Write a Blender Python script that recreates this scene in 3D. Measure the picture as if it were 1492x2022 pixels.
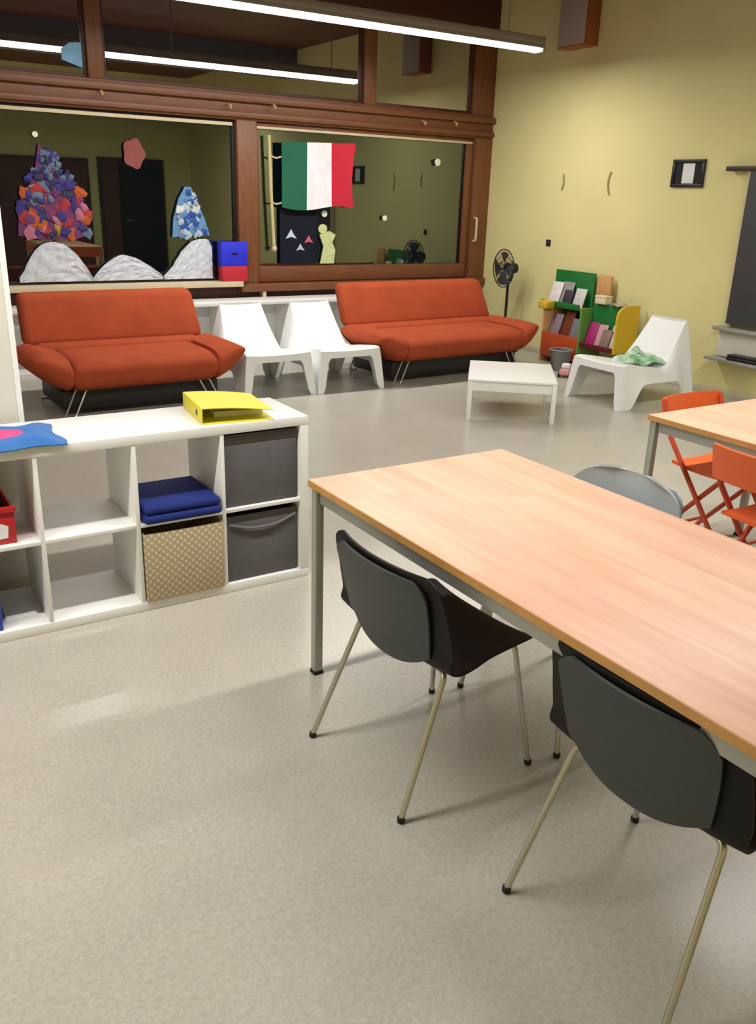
import bpy, bmesh, math, random
from mathutils import Vector, Matrix
random.seed(7)
PI = math.pi
for o in list(bpy.data.objects): bpy.data.objects.remove(o)
S = bpy.context.scene
C = S.collection

# ------------------------------------------------------------ camera
def make_camera():
    pitch, yaw, roll, h, fpx = 0.3525, 0.5700, 0.0320, 1.642, 1696.0
    f = Vector((math.sin(yaw)*math.cos(pitch), math.cos(yaw)*math.cos(pitch), -math.sin(pitch)))
    r = Vector((math.cos(yaw), -math.sin(yaw), 0)); u = r.cross(f)
    r2 = r*math.cos(roll)+u*math.sin(roll); u2 = -r*math.sin(roll)+u*math.cos(roll)
    cam = bpy.data.cameras.new('camera'); cam.sensor_fit = 'HORIZONTAL'; cam.sensor_width = 36
    cam.lens = 36*fpx/1492; cam.clip_start = .05
    o = bpy.data.objects.new('camera', cam); C.objects.link(o)
    M = Matrix((r2, u2, -f)).transposed().to_4x4(); M.translation = Vector((0, 0, h)); o.matrix_world = M
    S.camera = o
make_camera()
# ------------------------------------------------------------ world (night outside), exposure
w = bpy.data.worlds.new('night'); S.world = w; w.use_nodes = True
w.node_tree.nodes['Background'].inputs[0].default_value = (.010, .013, .02, 1)
w.node_tree.nodes['Background'].inputs[1].default_value = 1
LAMP_STRENGTH = 10.0      # radiance of the visible diffusers
LAMP_WATTS = 22.5         # downward light per metre of lamp
S.view_settings.view_transform = 'Standard'; S.view_settings.look = 'None'
S.view_settings.exposure = 0.0; S.view_settings.gamma = 1.0; S.view_settings.use_curve_mapping = False

# ------------------------------------------------------------ materials
def lin(c): return tuple(((v/255)/12.92 if v/255 <= .04045 else ((v/255+.055)/1.055)**2.4) for v in c)
MATS = {}
def mat(name, rgb, rough=.5, var=0., scale=8., bump=0., bscale=80., metal=0., spec=.5, stretch=(1, 1, 1), rgb2=None, coat=0.):
    if name in MATS: return MATS[name]
    m = bpy.data.materials.new(name); m.use_nodes = True
    nt = m.node_tree; b = nt.nodes['Principled BSDF']
    a = lin(rgb)
    b.inputs['Roughness'].default_value = rough; b.inputs['Metallic'].default_value = metal
    b.inputs['Specular IOR Level'].default_value = spec
    b.inputs['Coat Weight'].default_value = coat
    tc = nt.nodes.new('ShaderNodeTexCoord'); mp = nt.nodes.new('ShaderNodeMapping')
    mp.inputs['Scale'].default_value = stretch
    nt.links.new(tc.outputs['Object'], mp.inputs['Vector'])
    nz = nt.nodes.new('ShaderNodeTexNoise'); nz.inputs['Scale'].default_value = scale
    nz.inputs['Detail'].default_value = 4
    nt.links.new(mp.outputs[0], nz.inputs['Vector'])
    rp = nt.nodes.new('ShaderNodeValToRGB')
    if rgb2: c1, c2 = a, lin(rgb2)
    else: c1 = tuple(v*(1-var) for v in a); c2 = tuple(min(1, v*(1+var)) for v in a)
    rp.color_ramp.elements[0].position = .3; rp.color_ramp.elements[1].position = .7
    rp.color_ramp.elements[0].color = (*c1, 1); rp.color_ramp.elements[1].color = (*c2, 1)
    nt.links.new(nz.outputs['Fac'], rp.inputs[0]); nt.links.new(rp.outputs[0], b.inputs['Base Color'])
    if bump:
        n2 = nt.nodes.new('ShaderNodeTexNoise'); n2.inputs['Scale'].default_value = bscale
        nt.links.new(mp.outputs[0], n2.inputs['Vector'])
        bp = nt.nodes.new('ShaderNodeBump'); bp.inputs['Strength'].default_value = bump; bp.inputs['Distance'].default_value = .01
        nt.links.new(n2.outputs['Fac'], bp.inputs['Height']); nt.links.new(bp.outputs[0], b.inputs['Normal'])
    MATS[name] = m; return m

def floor_mat():
    m = mat('floor linoleum', (182, 178, 168), .28, .05, 3., .02, 60., spec=.4)
    nt = m.node_tree; b = nt.nodes['Principled BSDF']
    tc = nt.nodes.new('ShaderNodeTexCoord')
    n = nt.nodes.new('ShaderNodeTexNoise'); n.inputs['Scale'].default_value = 85; n.inputs['Detail'].default_value = 5
    n.inputs['Distortion'].default_value = .8
    nt.links.new(tc.outputs['Object'], n.inputs['Vector'])
    r = nt.nodes.new('ShaderNodeValToRGB')
    r.color_ramp.elements[0].position = .32; r.color_ramp.elements[1].position = .7
    r.color_ramp.elements[0].color = (.86, .855, .84, 1); r.color_ramp.elements[1].color = (1.08, 1.08, 1.07, 1)
    nt.links.new(n.outputs['Fac'], r.inputs[0])
    mx = nt.nodes.new('ShaderNodeMix'); mx.data_type = 'RGBA'; mx.blend_type = 'MULTIPLY'; mx.inputs[0].default_value = 1
    old = b.inputs['Base Color'].links[0].from_socket
    nt.links.new(old, mx.inputs[6]); nt.links.new(r.outputs[0], mx.inputs[7]); nt.links.new(mx.outputs[2], b.inputs['Base Color'])
    return m

def table_mat():
    # printed beech laminate: staves along y
    m = bpy.data.materials.new('beech laminate'); m.use_nodes = True; nt = m.node_tree; b = nt.nodes['Principled BSDF']
    b.inputs['Roughness'].default_value = .42; b.inputs['Specular IOR Level'].default_value = .35
    tc = nt.nodes.new('ShaderNodeTexCoord'); mp = nt.nodes.new('ShaderNodeMapping')
    mp.inputs['Rotation'].default_value = (0, 0, PI/2)
    br = nt.nodes.new('ShaderNodeTexBrick'); br.offset = .37
    for k, v in (('Scale', 1.), ('Mortar Size', 0.), ('Bias', 0.), ('Brick Width', .62), ('Row Height', .07)): br.inputs[k].default_value = v
    br.inputs['Color1'].default_value = (*lin((234, 192, 164)), 1); br.inputs['Color2'].default_value = (*lin((225, 178, 152)), 1)
    br.inputs['Mortar'].default_value = (*lin((226, 186, 148)), 1)
    nt.links.new(tc.outputs['Object'], mp.inputs[0]); nt.links.new(mp.outputs[0], br.inputs['Vector'])
    m2 = nt.nodes.new('ShaderNodeMapping'); m2.inputs['Scale'].default_value = (30, 2, 30)
    nt.links.new(tc.outputs['Object'], m2.inputs[0])
    n = nt.nodes.new('ShaderNodeTexNoise'); n.inputs['Scale'].default_value = 1.5; n.inputs['Detail'].default_value = 5
    nt.links.new(m2.outputs[0], n.inputs['Vector'])
    r = nt.nodes.new('ShaderNodeValToRGB')
    r.color_ramp.elements[0].position = .3; r.color_ramp.elements[1].position = .72
    r.color_ramp.elements[0].color = (.88, .84, .82, 1); r.color_ramp.elements[1].color = (1.06, 1.06, 1.05, 1)
    nt.links.new(n.outputs['Fac'], r.inputs[0])
    mx = nt.nodes.new('ShaderNodeMix'); mx.data_type = 'RGBA'; mx.blend_type = 'MULTIPLY'; mx.inputs[0].default_value = 1
    nt.links.new(br.outputs['Color'], mx.inputs[6]); nt.links.new(r.outputs[0], mx.inputs[7]); nt.links.new(mx.outputs[2], b.inputs['Base Color'])
    return m

def glass_mat(name, fac, tint):
    m = bpy.data.materials.new(name); m.use_nodes = True; nt = m.node_tree; nt.nodes.clear()
    o = nt.nodes.new('ShaderNodeOutputMaterial'); g = nt.nodes.new('ShaderNodeBsdfGlossy'); g.inputs['Roughness'].default_value = 0.01
    g.inputs['Color'].default_value = (*tint, 1)
    t = nt.nodes.new('ShaderNodeBsdfTransparent'); t.inputs[0].default_value = (.5, .52, .5, 1)
    x = nt.nodes.new('ShaderNodeMixShader'); x.inputs[0].default_value = fac
    nt.links.new(t.outputs[0], x.inputs[1]); nt.links.new(g.outputs[0], x.inputs[2]); nt.links.new(x.outputs[0], o.inputs[0])
    return m

def emit_mat(name, col, s):
    m = bpy.data.materials.new(name); m.use_nodes = True; b = m.node_tree.nodes['Principled BSDF']
    b.inputs['Base Color'].default_value = (.9, .9, .9, 1)
    b.inputs['Emission Color'].default_value = (*col, 1); b.inputs['Emission Strength'].default_value = s
    return m

M_floor = floor_mat(); M_table = table_mat()
M_wall = mat('yellow wall paint', (226, 218, 158), .75, .03, 2., .05, 120.)
M_plain = mat('pale wall paint', (206, 200, 170), .8, .03, 2.)
M_ceil = mat('dark wood ceiling', (92, 48, 28), .6, .2, 3., stretch=(1, 12, 1))
M_beamgrey = mat('grey painted beam', (92, 92, 100), .6, .06, 3.)
M_wood = mat('reddish window timber', (114, 68, 42), .45, .18, 6., .05, 60., stretch=(1, 10, 10))
M_woodv = mat('reddish upright timber', (118, 72, 42), .45, .18, 6., .05, 60., stretch=(10, 10, 1))
M_wooddark = mat('dark timber', (70, 36, 20), .5, .15, 6., stretch=(1, 10, 10))
M_sill = mat('pale sill', (205, 190, 160), .5, .05, 6.)
M_gasket = mat('black rubber gasket', (20, 20, 20), .6)
M_glass = glass_mat('night glass', .17, (.92, 1., .86)); M_glass2 = glass_mat('coated upper glass', .5, (1, .98, .95))
M_white = mat('white laminate', (236, 236, 234), .4, .015, 4.)
M_whiteplastic = mat('white moulded plastic', (238, 240, 240), .38, .01, 4., .02, 150.)
M_cabinet = mat('off white cabinet', (214, 210, 200), .5, .02, 3.)
M_orange = mat('rust orange upholstery', (164, 72, 42), .85, .10, 5., .35, 260., spec=.2)
M_chrome = mat('chrome tube', (205, 205, 200), .22, metal=1.)
M_steel = mat('brushed steel tube', (200, 196, 186), .32, metal=.9)
M_steelpaint = mat('grey painted steel', (172, 174, 168), .4, metal=.4)
M_foot = mat('black rubber foot', (24, 24, 24), .7)
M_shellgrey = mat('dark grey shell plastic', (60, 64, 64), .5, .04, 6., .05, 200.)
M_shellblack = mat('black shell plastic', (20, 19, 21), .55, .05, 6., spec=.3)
M_shelllight = mat('light grey shell plastic', (150, 160, 166), .45, .03, 6.)
M_edge = mat('beech table edge', (196, 146, 84), .5, .08, 20.)
M_fabgrey = mat('dark grey felt', (106, 104, 108), .95, .06, 20., .3, 300., spec=.1)
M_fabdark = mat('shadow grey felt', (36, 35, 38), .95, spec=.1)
M_navy = mat('navy fabric', (34, 48, 118), .8, .12, 10., .2, 200., spec=.2)
M_navydark = mat('dark navy card', (22, 24, 40), .8, .1, 8., spec=.2)
M_yellow = mat('yellow binder card', (226, 214, 62), .5, .03, 6.)
M_paper = mat('white paper', (228, 230, 232), .8, .03, 12.)
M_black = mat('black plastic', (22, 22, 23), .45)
M_red = mat('red plastic', (188, 30, 34), .45, .04, 6.)
M_blue = mat('bright blue card', (36, 44, 214), .55, .04, 6.)
M_redcard = mat('red card', (190, 36, 52), .55, .04, 6.)
M_orangemetal = mat('orange lacquered steel', (228, 100, 46), .4, .04, 6.)
M_orangedark = mat('dark red lacquered steel', (190, 70, 36), .45, .05, 6.)
M_green = mat('green panel', (24, 112, 50), .5, .05, 6.)
M_ywood = mat('yellow panel', (214, 178, 40), .5, .05, 6.)
M_owood = mat('orange brown panel', (178, 70, 28), .5, .06, 6.)
M_lwood = mat('light plywood', (206, 160, 104), .55, .08, 6., stretch=(8, 8, 1))
M_crink = mat('crinkled tissue white', (206, 210, 222), .7, .12, 18., .6, 40., rgb2=None)

# ------------------------------------------------------------ mesh helpers
def bm_(): return bmesh.new()
def box(bm, x0, x1, y0, y1, z0, z1, bev=0., seg=2):
    v = [bm.verts.new((x, y, z)) for z in (z0, z1) for (x, y) in ((x0, y0), (x1, y0), (x1, y1), (x0, y1))]
    fs = [(3, 2, 1, 0), (4, 5, 6, 7), (0, 1, 5, 4), (1, 2, 6, 5), (2, 3, 7, 6), (3, 0, 4, 7)]
    faces = [bm.faces.new([v[i] for i in f]) for f in fs]
    if bev:
        es = list({e for f in faces for e in f.edges})
        bmesh.ops.bevel(bm, geom=es, offset=bev, segments=seg, affect='EDGES', profile=.5, clamp_overlap=True)
    return bm
def tube(bm, pts, r, n=10, cap=True):
    pts = [Vector(p) for p in pts]; rr = r if isinstance(r, (list, tuple)) else [r]*len(pts)
    rings = []; t0 = (pts[1]-pts[0]).normalized()
    up = Vector((0, 0, 1)) if abs(t0.z) < .9 else Vector((1, 0, 0))
    a = t0.cross(up).normalized()
    for i, p in enumerate(pts):
        t = ((pts[min(i+1, len(pts)-1)]-pts[max(i-1, 0)])).normalized()
        a = (a-t*a.dot(t)).normalized(); b = t.cross(a)
        rings.append([bm.verts.new(p+(a*math.cos(2*PI*k/n)+b*math.sin(2*PI*k/n))*rr[i]) for k in range(n)])
    for i in range(len(rings)-1):
        for k in range(n):
            bm.faces.new((rings[i][k], rings[i][(k+1) % n], rings[i+1][(k+1) % n], rings[i+1][k]))
    if cap: bm.faces.new(rings[0][::-1]); bm.faces.new(rings[-1])
    return bm
def bend(pts, rad=.03, n=5):
    pts = [Vector(p) for p in pts]; out = [pts[0]]
    for i in range(1, len(pts)-1):
        p = pts[i]; a = (pts[i-1]-p); b = (pts[i+1]-p); d = min(rad, a.length*.45, b.length*.45)
        s, e = p+a.normalized()*d, p+b.normalized()*d
        for k in range(n+1):
            t = k/n; out.append(s*(1-t)**2+p*2*t*(1-t)+e*t*t)
    out.append(pts[-1]); return out
def grid(bm, fn, nu, nv, thick=0.):
    vs = [[bm.verts.new(fn(i/nu, j/nv)) for i in range(nu+1)] for j in range(nv+1)]
    fs = [bm.faces.new((vs[j][i], vs[j][i+1], vs[j+1][i+1], vs[j+1][i])) for j in range(nv) for i in range(nu)]
    if thick:
        bm.normal_update()
        bmesh.ops.solidify(bm, geom=fs, thickness=thick)
    return bm
def prism(bm, outline, y0, y1):
    """outline in (x,z), extruded along y"""
    a = [bm.verts.new((x, y0, z)) for x, z in outline]; b = [bm.verts.new((x, y1, z)) for x, z in outline]
    n = len(outline); bm.faces.new(a); bm.faces.new(b[::-1])
    for i in range(n): bm.faces.new((a[i], b[i], b[(i+1) % n], a[(i+1) % n]))
    bmesh.ops.recalc_face_normals(bm, faces=bm.faces); return bm
def lathe(bm, prof, n=24, axis='z', c=(0, 0, 0)):
    rings = []
    for r, h in prof:
        ring = []
        for k in range(n):
            a = 2*PI*k/n; p = (r*math.cos(a), r*math.sin(a), h) if axis == 'z' else (r*math.cos(a), h, r*math.sin(a))
            ring.append(bm.verts.new((p[0]+c[0], p[1]+c[1], p[2]+c[2])))
        rings.append(ring)
    for i in range(len(rings)-1):
        for k in range(n): bm.faces.new((rings[i][k], rings[i][(k+1) % n], rings[i+1][(k+1) % n], rings[i+1][k]))
    bm.faces.new(rings[0][::-1]); bm.faces.new(rings[-1]); 
    bmesh.ops.recalc_face_normals(bm, faces=bm.faces); return bm
def obj(name, bm, m, parent=None, smooth=True, ang=38):
    bmesh.ops.recalc_face_normals(bm, faces=bm.faces[:])
    if smooth:
        for f in bm.faces: f.smooth = True
        for e in bm.edges:
            if len(e.link_faces) == 2 and e.calc_face_angle(0) > math.radians(ang): e.smooth = False
    me = bpy.data.meshes.new(name); bm.to_mesh(me); bm.free(); me.materials.append(m)
    o = bpy.data.objects.new(name, me); C.objects.link(o)
    if parent: o.parent = parent
    return o
def tag(o, label, cat, group=None):
    o['label'] = label; o['category'] = cat
    if group: o['group'] = group
    return o
def thing(name, label, cat, loc=(0, 0, 0), rz=0, group=None):
    o = bpy.data.objects.new(name, None); C.objects.link(o); o.empty_display_size = .1
    o.location = loc; o.rotation_euler = (0, 0, rz); return tag(o, label, cat, group)
def struct(name, bm, m, parent=None, smooth=True):
    o = obj(name, bm, m, parent, smooth)
    if not parent: o['kind'] = 'structure'
    return o
def B(*a, **k): return box(bm_(), *a, **k)
def dup(root, loc, rz, label):
    r = root.copy(); C.objects.link(r); r.location = loc; r.rotation_euler = (0, 0, rz); r['label'] = label
    for ch in list(root.children):
        c = ch.copy(); C.objects.link(c); c.parent = r
        for g in ch.children:
            d = g.copy(); C.objects.link(d); d.parent = c
    return r

# ============================================================ SETTING
XW, YB, YF, XL, ZC = 6.9, 8.6, -1.2, -4.0, 3.75
struct('floor', B(XL-.1, XW+.1, YF-.1, YB+.2, -.1, 0), M_floor)
struct('ceiling', B(XL-.1, XW+.1, YF-.1, YB+.2, ZC, ZC+.1), M_ceil)
struct('wall_right', B(XW, XW+.12, YF-.1, YB+.2, 0, ZC), M_wall)
struct('wall_left', B(XL-.12, XL, YF-.1, YB+.2, 0, ZC), M_wall)
struct('wall_front', B(XL, XW, YF-.12, YF, 0, ZC), M_wall)
struct('wall_back', B(XL, XW, YB, YB+.16, 0, .72), M_wooddark)
struct('wall_back_left', B(XL, -1.1, YB, YB+.16, .72, ZC), M_wall)
struct('trim_1', B(XL, XW, YB-.05, YB+.16, 3.44, ZC), M_wooddark)          # top beam
# transom: stepped rails
t = struct('trim_2', B(-1.1, XW, YB-.05, YB+.16, 2.30, 2.55, bev=.006), M_wood)
struct('rail', B(-1.1, XW, YB-.10, YB-.05, 2.46, 2.52, bev=.006), M_wood, t)
struct('rail', B(-1.1, XW, YB-.085, YB-.05, 2.32, 2.37, bev=.006), M_wood, t)
struct('trim_3', B(3.69, 3.90, YB-.06, YB+.16, .72, 2.30, bev=.006), M_woodv)
struct('trim_4', B(6.66, XW, YB-.06, YB+.16, .72, 2.30, bev=.006), M_woodv)
struct('trim_5', B(2.30, 2.44, YB-.04, YB+.16, 2.55, 3.44, bev=.006), M_woodv)
struct('trim_6', B(5.15, 5.29, YB-.04, YB+.16, 2.55, 3.44, bev=.006), M_woodv)
struct('trim_7', B(6.60, XW, YB-.04, YB+.16, 2.55, 3.44, bev=.006), M_woodv)
struct('trim_8', B(-1.1, -.9, YB-.06, YB+.16, .72, 3.44, bev=.006), M_woodv)
struct('trim_9', B(-.9, 3.69, YB-.14, YB+.16, .72, .775, bev=.006), M_sill)  # pale sill
struct('trim_10', B(3.69, XW, YB-.10, YB+.16, .66, .74, bev=.006), M_wood)
obj('bracket', B(3.93, 3.965, YB-.09, YB, .606, .66), M_sill, bpy.data.objects['trim_10'])
struct('trim_11', B(XL, XW, 3.42, 3.72, 3.36, ZC), M_beamgrey)               # ceiling beam seen reflected
def window(name, x0, x1, z0, z1, gm, fr, fm, fw_):
    e = bpy.data.objects.new(name, None); C.objects.link(e); e['kind'] = 'structure'
    y0, y1 = YB+.0, YB+.06
    obj('frame_rail', B(x0, x1, y0, y1, z0, z0+fw_, bev=.004), fm, e); obj('frame_rail', B(x0, x1, y0, y1, z1-fw_, z1, bev=.004), fm, e)
    obj('frame_stile', B(x0, x0+fw_, y0, y1, z0+fw_, z1-fw_, bev=.004), fm, e); obj('frame_stile', B(x1-fw_, x1, y0, y1, z0+fw_, z1-fw_, bev=.004), fm, e)
    obj('pane', B(x0+fw_, x1-fw_, YB+.028, YB+.034, z0+fw_, z1-fw_), gm, e, False)
    return e
w1 = window('window_1', -.9, 3.69, .775, 2.30, M_glass, 0, M_gasket, .03)
obj('glazing_bead', B(-.87, 3.66, YB-.02, YB, 2.245, 2.275), M_sill, w1)
w2 = window('window_2', 3.90, 6.66, .74, 2.30, M_glass, 0, M_wood, .05)
obj('bottom_rail', B(3.92, 6.64, YB-.02, YB+.02, .75, .91, bev=.006), M_wood, w2)
obj('top_rail', B(3.92, 6.64, YB-.02, YB+.02, 2.235, 2.26, bev=.004), M_sill, w2)
obj('side_stile', B(6.56, 6.65, YB-.02, YB+.02, .91, 2.235, bev=.006), M_woodv, w2)
hb = bm_(); tube(hb, bend([(6.70, YB-.06, 1.17), (6.70, YB-.11, 1.17), (6.70, YB-.11, 1.43), (6.70, YB-.06, 1.43)], .03), .014, 8)
obj('window_handle', hb, M_sill, w2)
window('window_3', -.9, 2.30, 2.55, 3.44, M_glass2, 0, M_wooddark, .03)
window('window_4', 2.44, 5.15, 2.55, 3.44, M_glass2, 0, M_wooddark, .03)
window('window_5', 5.29, 6.60, 2.55, 3.44, M_glass2, 0, M_wooddark, .03)
# doors in the wall behind the camera, seen mirrored in the glass
M_door = mat('brown door leaf', (92, 50, 32), .5, .1, 5., stretch=(10, 10, 1)); M_doorblk = mat('dark doorway', (14, 12, 12), .6)
d = struct('door_1', B(4.98, 6.32, YF, YF+.05, 0, 2.2), M_wooddark)
obj('door_leaf', B(5.40, 6.26, YF+.05, YF+.08, .01, 2.14), M_doorblk, d); obj('side_panel', B(5.04, 5.36, YF+.05, YF+.07, .01, 2.14), M_door, d)
hb = bm_(); tube(hb, bend([(5.48, YF+.08, 1.02), (5.48, YF+.13, 1.02), (5.60, YF+.13, 1.02)], .02), .01, 8); obj('door_handle', hb, M_steel, d)
d = struct('door_2', B(3.05, 4.80, YF, YF+.05, 0, 2.16), M_wooddark)
obj('door_leaf', B(3.11, 3.90, YF+.05, YF+.08, .01, 2.10), M_door, d); obj('door_leaf', B(3.94, 4.74, YF+.05, YF+.08, .01, 2.10), M_door, d)
hb = bm_(); tube(hb, bend([(3.98, YF+.08, 1.02), (3.98, YF+.13, 1.02), (4.10, YF+.13, 1.02)], .02), .01, 8); obj('door_handle', hb, M_steel, d)
struct('baseboard_right', B(XW-.015, XW, YF, YB, 0, .07, bev=.004), M_plain)

# ============================================================ LAMPS
M_tube = emit_mat('lit diffuser', (1, .965, .90), LAMP_STRENGTH)
M_housing = mat('grey lamp housing', (150, 140, 132), .45, metal=.2)
def lamp(x0, x1, y, z, label):
    L = x1-x0
    t = thing('linear_lamp', label, 'lamp', ((x0+x1)/2, y, z), 0, 'linear ceiling lamps')
    h = L/2
    b = bm_(); box(b, -h, h, -.075, .075, .06, .13, bev=.01); box(b, -h, h, -.075, -.062, .035, .06); box(b, -h, h, .062, .075, .035, .06)
    obj('housing', b, M_housing, t)
    b = bm_(); tube(b, [(-h+.03, 0, .03), (h-.03, 0, .03)], .055, 14); 
    for v in b.verts: v.co.z = .03+(v.co.z-.03)*.55
    obj('diffuser', b, M_tube, t)
    li = bpy.data.lights.new('lamp_light', 'AREA'); li.shape = 'RECTANGLE'; li.size = L-.08; li.size_y = .10
    li.energy = LAMP_WATTS*L; li.color = (1, .965, .90)
    lo = bpy.data.objects.new('lamp_light', li); C.objects.link(lo); lo.parent = t; lo.location = (0, 0, -.004)
    for s in (-1, 1): obj('end_cap', B(s*h-.012, s*h+.012, -.076, .076, .0, .132, bev=.004), M_housing, t)
    for s in (-.42, 0, .42):
        b = bm_(); tube(b, [(s*L, 0, .12), (s*L, 0, ZC-z)], .006, 6); obj('suspension_rod', b, M_steel, t)
    return t
lamp(1.3, 6.1, 6.96, 2.955, 'long suspended strip lamp in front of the upper windows')
lamp(-3.2, 1.6, 2.40, 2.955, 'long suspended strip lamp hanging above the white cube shelf, out of view')
lamp(2.0, 6.4, 2.40, 2.955, 'long suspended strip lamp hanging above the two work tables, out of view')

# ============================================================ TABLES
def work_table(x0, x1, y0, y1, h, label):
    t = thing('work_table', label, 'table', ((x0+x1)/2, (y0+y1)/2, 0), 0, 'wood-topped work tables')
    a, b_ = (x1-x0)/2, (y1-y0)/2
    top = obj('tabletop', B(-a, a, -b_, b_, h-.026, h, bev=.003), M_table, t)
    e = bm_()
    box(e, -a-.002, -a, -b_, b_, h-.025, h-.002); box(e, a, a+.002, -b_, b_, h-.025, h-.002)
    box(e, -a, a, b_, b_+.002, h-.025, h-.002); box(e, -a, a, -b_-.002, -b_, h-.025, h-.002)
    obj('edge_band', e, M_edge, top)
    i = .03
    for s in (-1, 1):
        obj('apron_rail', B(s*(a-i)-.012, s*(a-i)+.012, -b_+.05, b_-.05, h-.076, h-.026, bev=.003), M_steelpaint, t)
        obj('apron_rail', B(-a+.05, a-.05, s*(b_-i)-.012, s*(b_-i)+.012, h-.076, h-.026, bev=.003), M_steelpaint, t)
        for q in (-1, 1):
            l = obj('leg', B(s*(a-.024)-.017, s*(a-.024)+.017, q*(b_-.024)-.017, q*(b_-.024)+.017, .012, h-.026, bev=.006), M_steelpaint, t)
            obj('foot', B(s*(a-.024)-.018, s*(a-.024)+.018, q*(b_-.024)-.018, q*(b_-.024)+.018, 0, .013), M_foot, l)
    return t
work_table(1.284, 2.124, .245, 2.445, .74, 'large beech topped work table in the foreground, grey shell chairs around it')
work_table(3.117, 3.957, .79, 2.592, .74, 'beech topped work table at the right edge with orange folding chairs')

# ============================================================ SHELL CHAIRS (front = -y)
def spline(P, t):
    n = len(P)-1; x = t*n; i = min(int(x), n-1); f = x-i
    p0, p1, p2, p3 = P[max(i-1, 0)], P[i], P[i+1], P[min(i+2, n)]
    return tuple(.5*((2*b)+(-a+c)*f+(2*a-5*b+4*c-d)*f*f+(-a+3*b-3*c+d)*f**3) for a, b, c, d in zip(p0, p1, p2, p3))
PROF = [(-.235, .415, .20), (-.20, .44, .225), (-.05, .430, .235), (.03, .418, .245), (.09, .418, .25), (.128, .45, .255), (.145, .53, .255), (.162, .62, .25), (.178, .69, .243), (.186, .722, .225), (.190, .742, .19)]
PROF = [(y, z if z < .45 else (.45+(z-.45)*.895), w_*1.05) for y, z, w_ in PROF]
PROF3 = [(-.235, .415, .20), (-.20, .44, .225), (-.05, .430, .235), (.03, .418, .245), (.09, .418, .25), (.135, .45, .255), (.165, .54, .255), (.20, .64, .25), (.235, .73, .225), (.255, .775, .17), (.262, .795, .09)]
def shell_chair(label, inner, outer, loc, rz, P=PROF):
    t = thing('shell_chair', label, 'chair', loc, rz, 'shell chairs around the foreground table')
    def shell(off, um, v0=0., v1=1.):
        def fn(u, v):
            y, z, hw = spline(P, v0+(v1-v0)*v); x = (u*2-1)*um
            k = sstep(.42, .50, z)           # backrest share
            yy = y-k*.03*x*x+off*k; zz = z+(1-k)*(.018*abs(x)**3)-off*(1-k)
            return Vector((x*hw, yy, zz))
        return fn
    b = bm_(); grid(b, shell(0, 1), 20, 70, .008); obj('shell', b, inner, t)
    # outer back cover: narrower than the shell, rounded below
    def cover(u, v):
        x = u*2-1; z = P[-1][1]-.016-(P[-1][1]-.415)*(1-v)*(1-.22*abs(x)**2.4)
        lo, hi = 5/(len(P)-1), 1.
        if z > P[5][1]:
            for _ in range(18):
                m = (lo+hi)/2
                if spline(P, m)[1] < z: lo = m
                else: hi = m
            y, zz, hw = spline(P, lo)
        else: y = P[5][0]
        wd = .215*(1-.10*(1-v)**2)*(1-.22*max(0, v-.8)**2*25)
        return Vector((x*wd, y-.02*x*x+.016, z))
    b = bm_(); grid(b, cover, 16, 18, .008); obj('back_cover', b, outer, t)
    for sx in (-1, 1):
        for sy in (-1, 1):
            kn = (sx*.205, .085, .408) if sy > 0 else (sx*.18, -.20, .405)
            b = bm_(); tube(b, bend([(sx*.06, kn[1]-.02*sy, .404), kn, (sx*.24, sy*.244, .010)], .025), .0088, 10)
            l = obj('leg', b, M_steel, t)
            f = bm_(); lathe(f, [(.009, 0), (.0115, .003), (.0115, .016), (.0095, .018)], 10, c=(sx*.24, sy*.244, 0)); obj('foot', f, M_foot, l)
    for sx in (-1, 1):
        b = bm_(); tube(b, [(sx*.12, -.18, .404), (sx*.12, .07, .404)], .008, 8); obj('seat_rail', b, M_steel, t)
    return t
def sstep(a, b, x): t = max(0, min(1, (x-a)/(b-a))); return t*t*(3-2*t)
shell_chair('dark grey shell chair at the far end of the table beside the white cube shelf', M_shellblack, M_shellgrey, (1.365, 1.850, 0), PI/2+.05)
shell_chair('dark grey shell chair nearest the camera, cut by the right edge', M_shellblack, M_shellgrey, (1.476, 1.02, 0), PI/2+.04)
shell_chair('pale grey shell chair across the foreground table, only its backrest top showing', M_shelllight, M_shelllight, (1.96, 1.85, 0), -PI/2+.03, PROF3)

# ============================================================ CUBE SHELF
XK, YK, HK, SP = 1.678, 3.193, .75, .364
LK = .08+4*SP-.016
x0 = XK-LK
sh = thing('cube_shelf', 'white open cube shelf unit two rows high beside the table', 'shelf', (x0, YK, 0))
DK = .39
obj('top_board', B(0, LK, 0, DK, HK-.04, HK, bev=.003), M_white, sh); obj('bottom_board', B(0, LK, 0, DK, 0, .04, bev=.003), M_white, sh)
for xx in (0, LK-.04): obj('side_panel', B(xx, xx+.04, 0, DK, .04, HK-.04, bev=.002), M_white, sh)
DIVX = [.04+SP*k-.016 for k in (1, 2, 3)]
for xx in DIVX: obj('divider', B(xx, xx+.016, .002, DK-.002, .04, HK-.04, bev=.001), M_white, sh)
ZM = HK/2
for k in range(4): obj('shelf_board', B(.04+SP*k, .04+SP*k+SP-.016, .002, DK-.002, ZM-.008, ZM+.008, bev=.001), M_white, sh)
def cell(k): return x0+.04+SP*k          # left inner x of column k (0 = leftmost)
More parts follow.
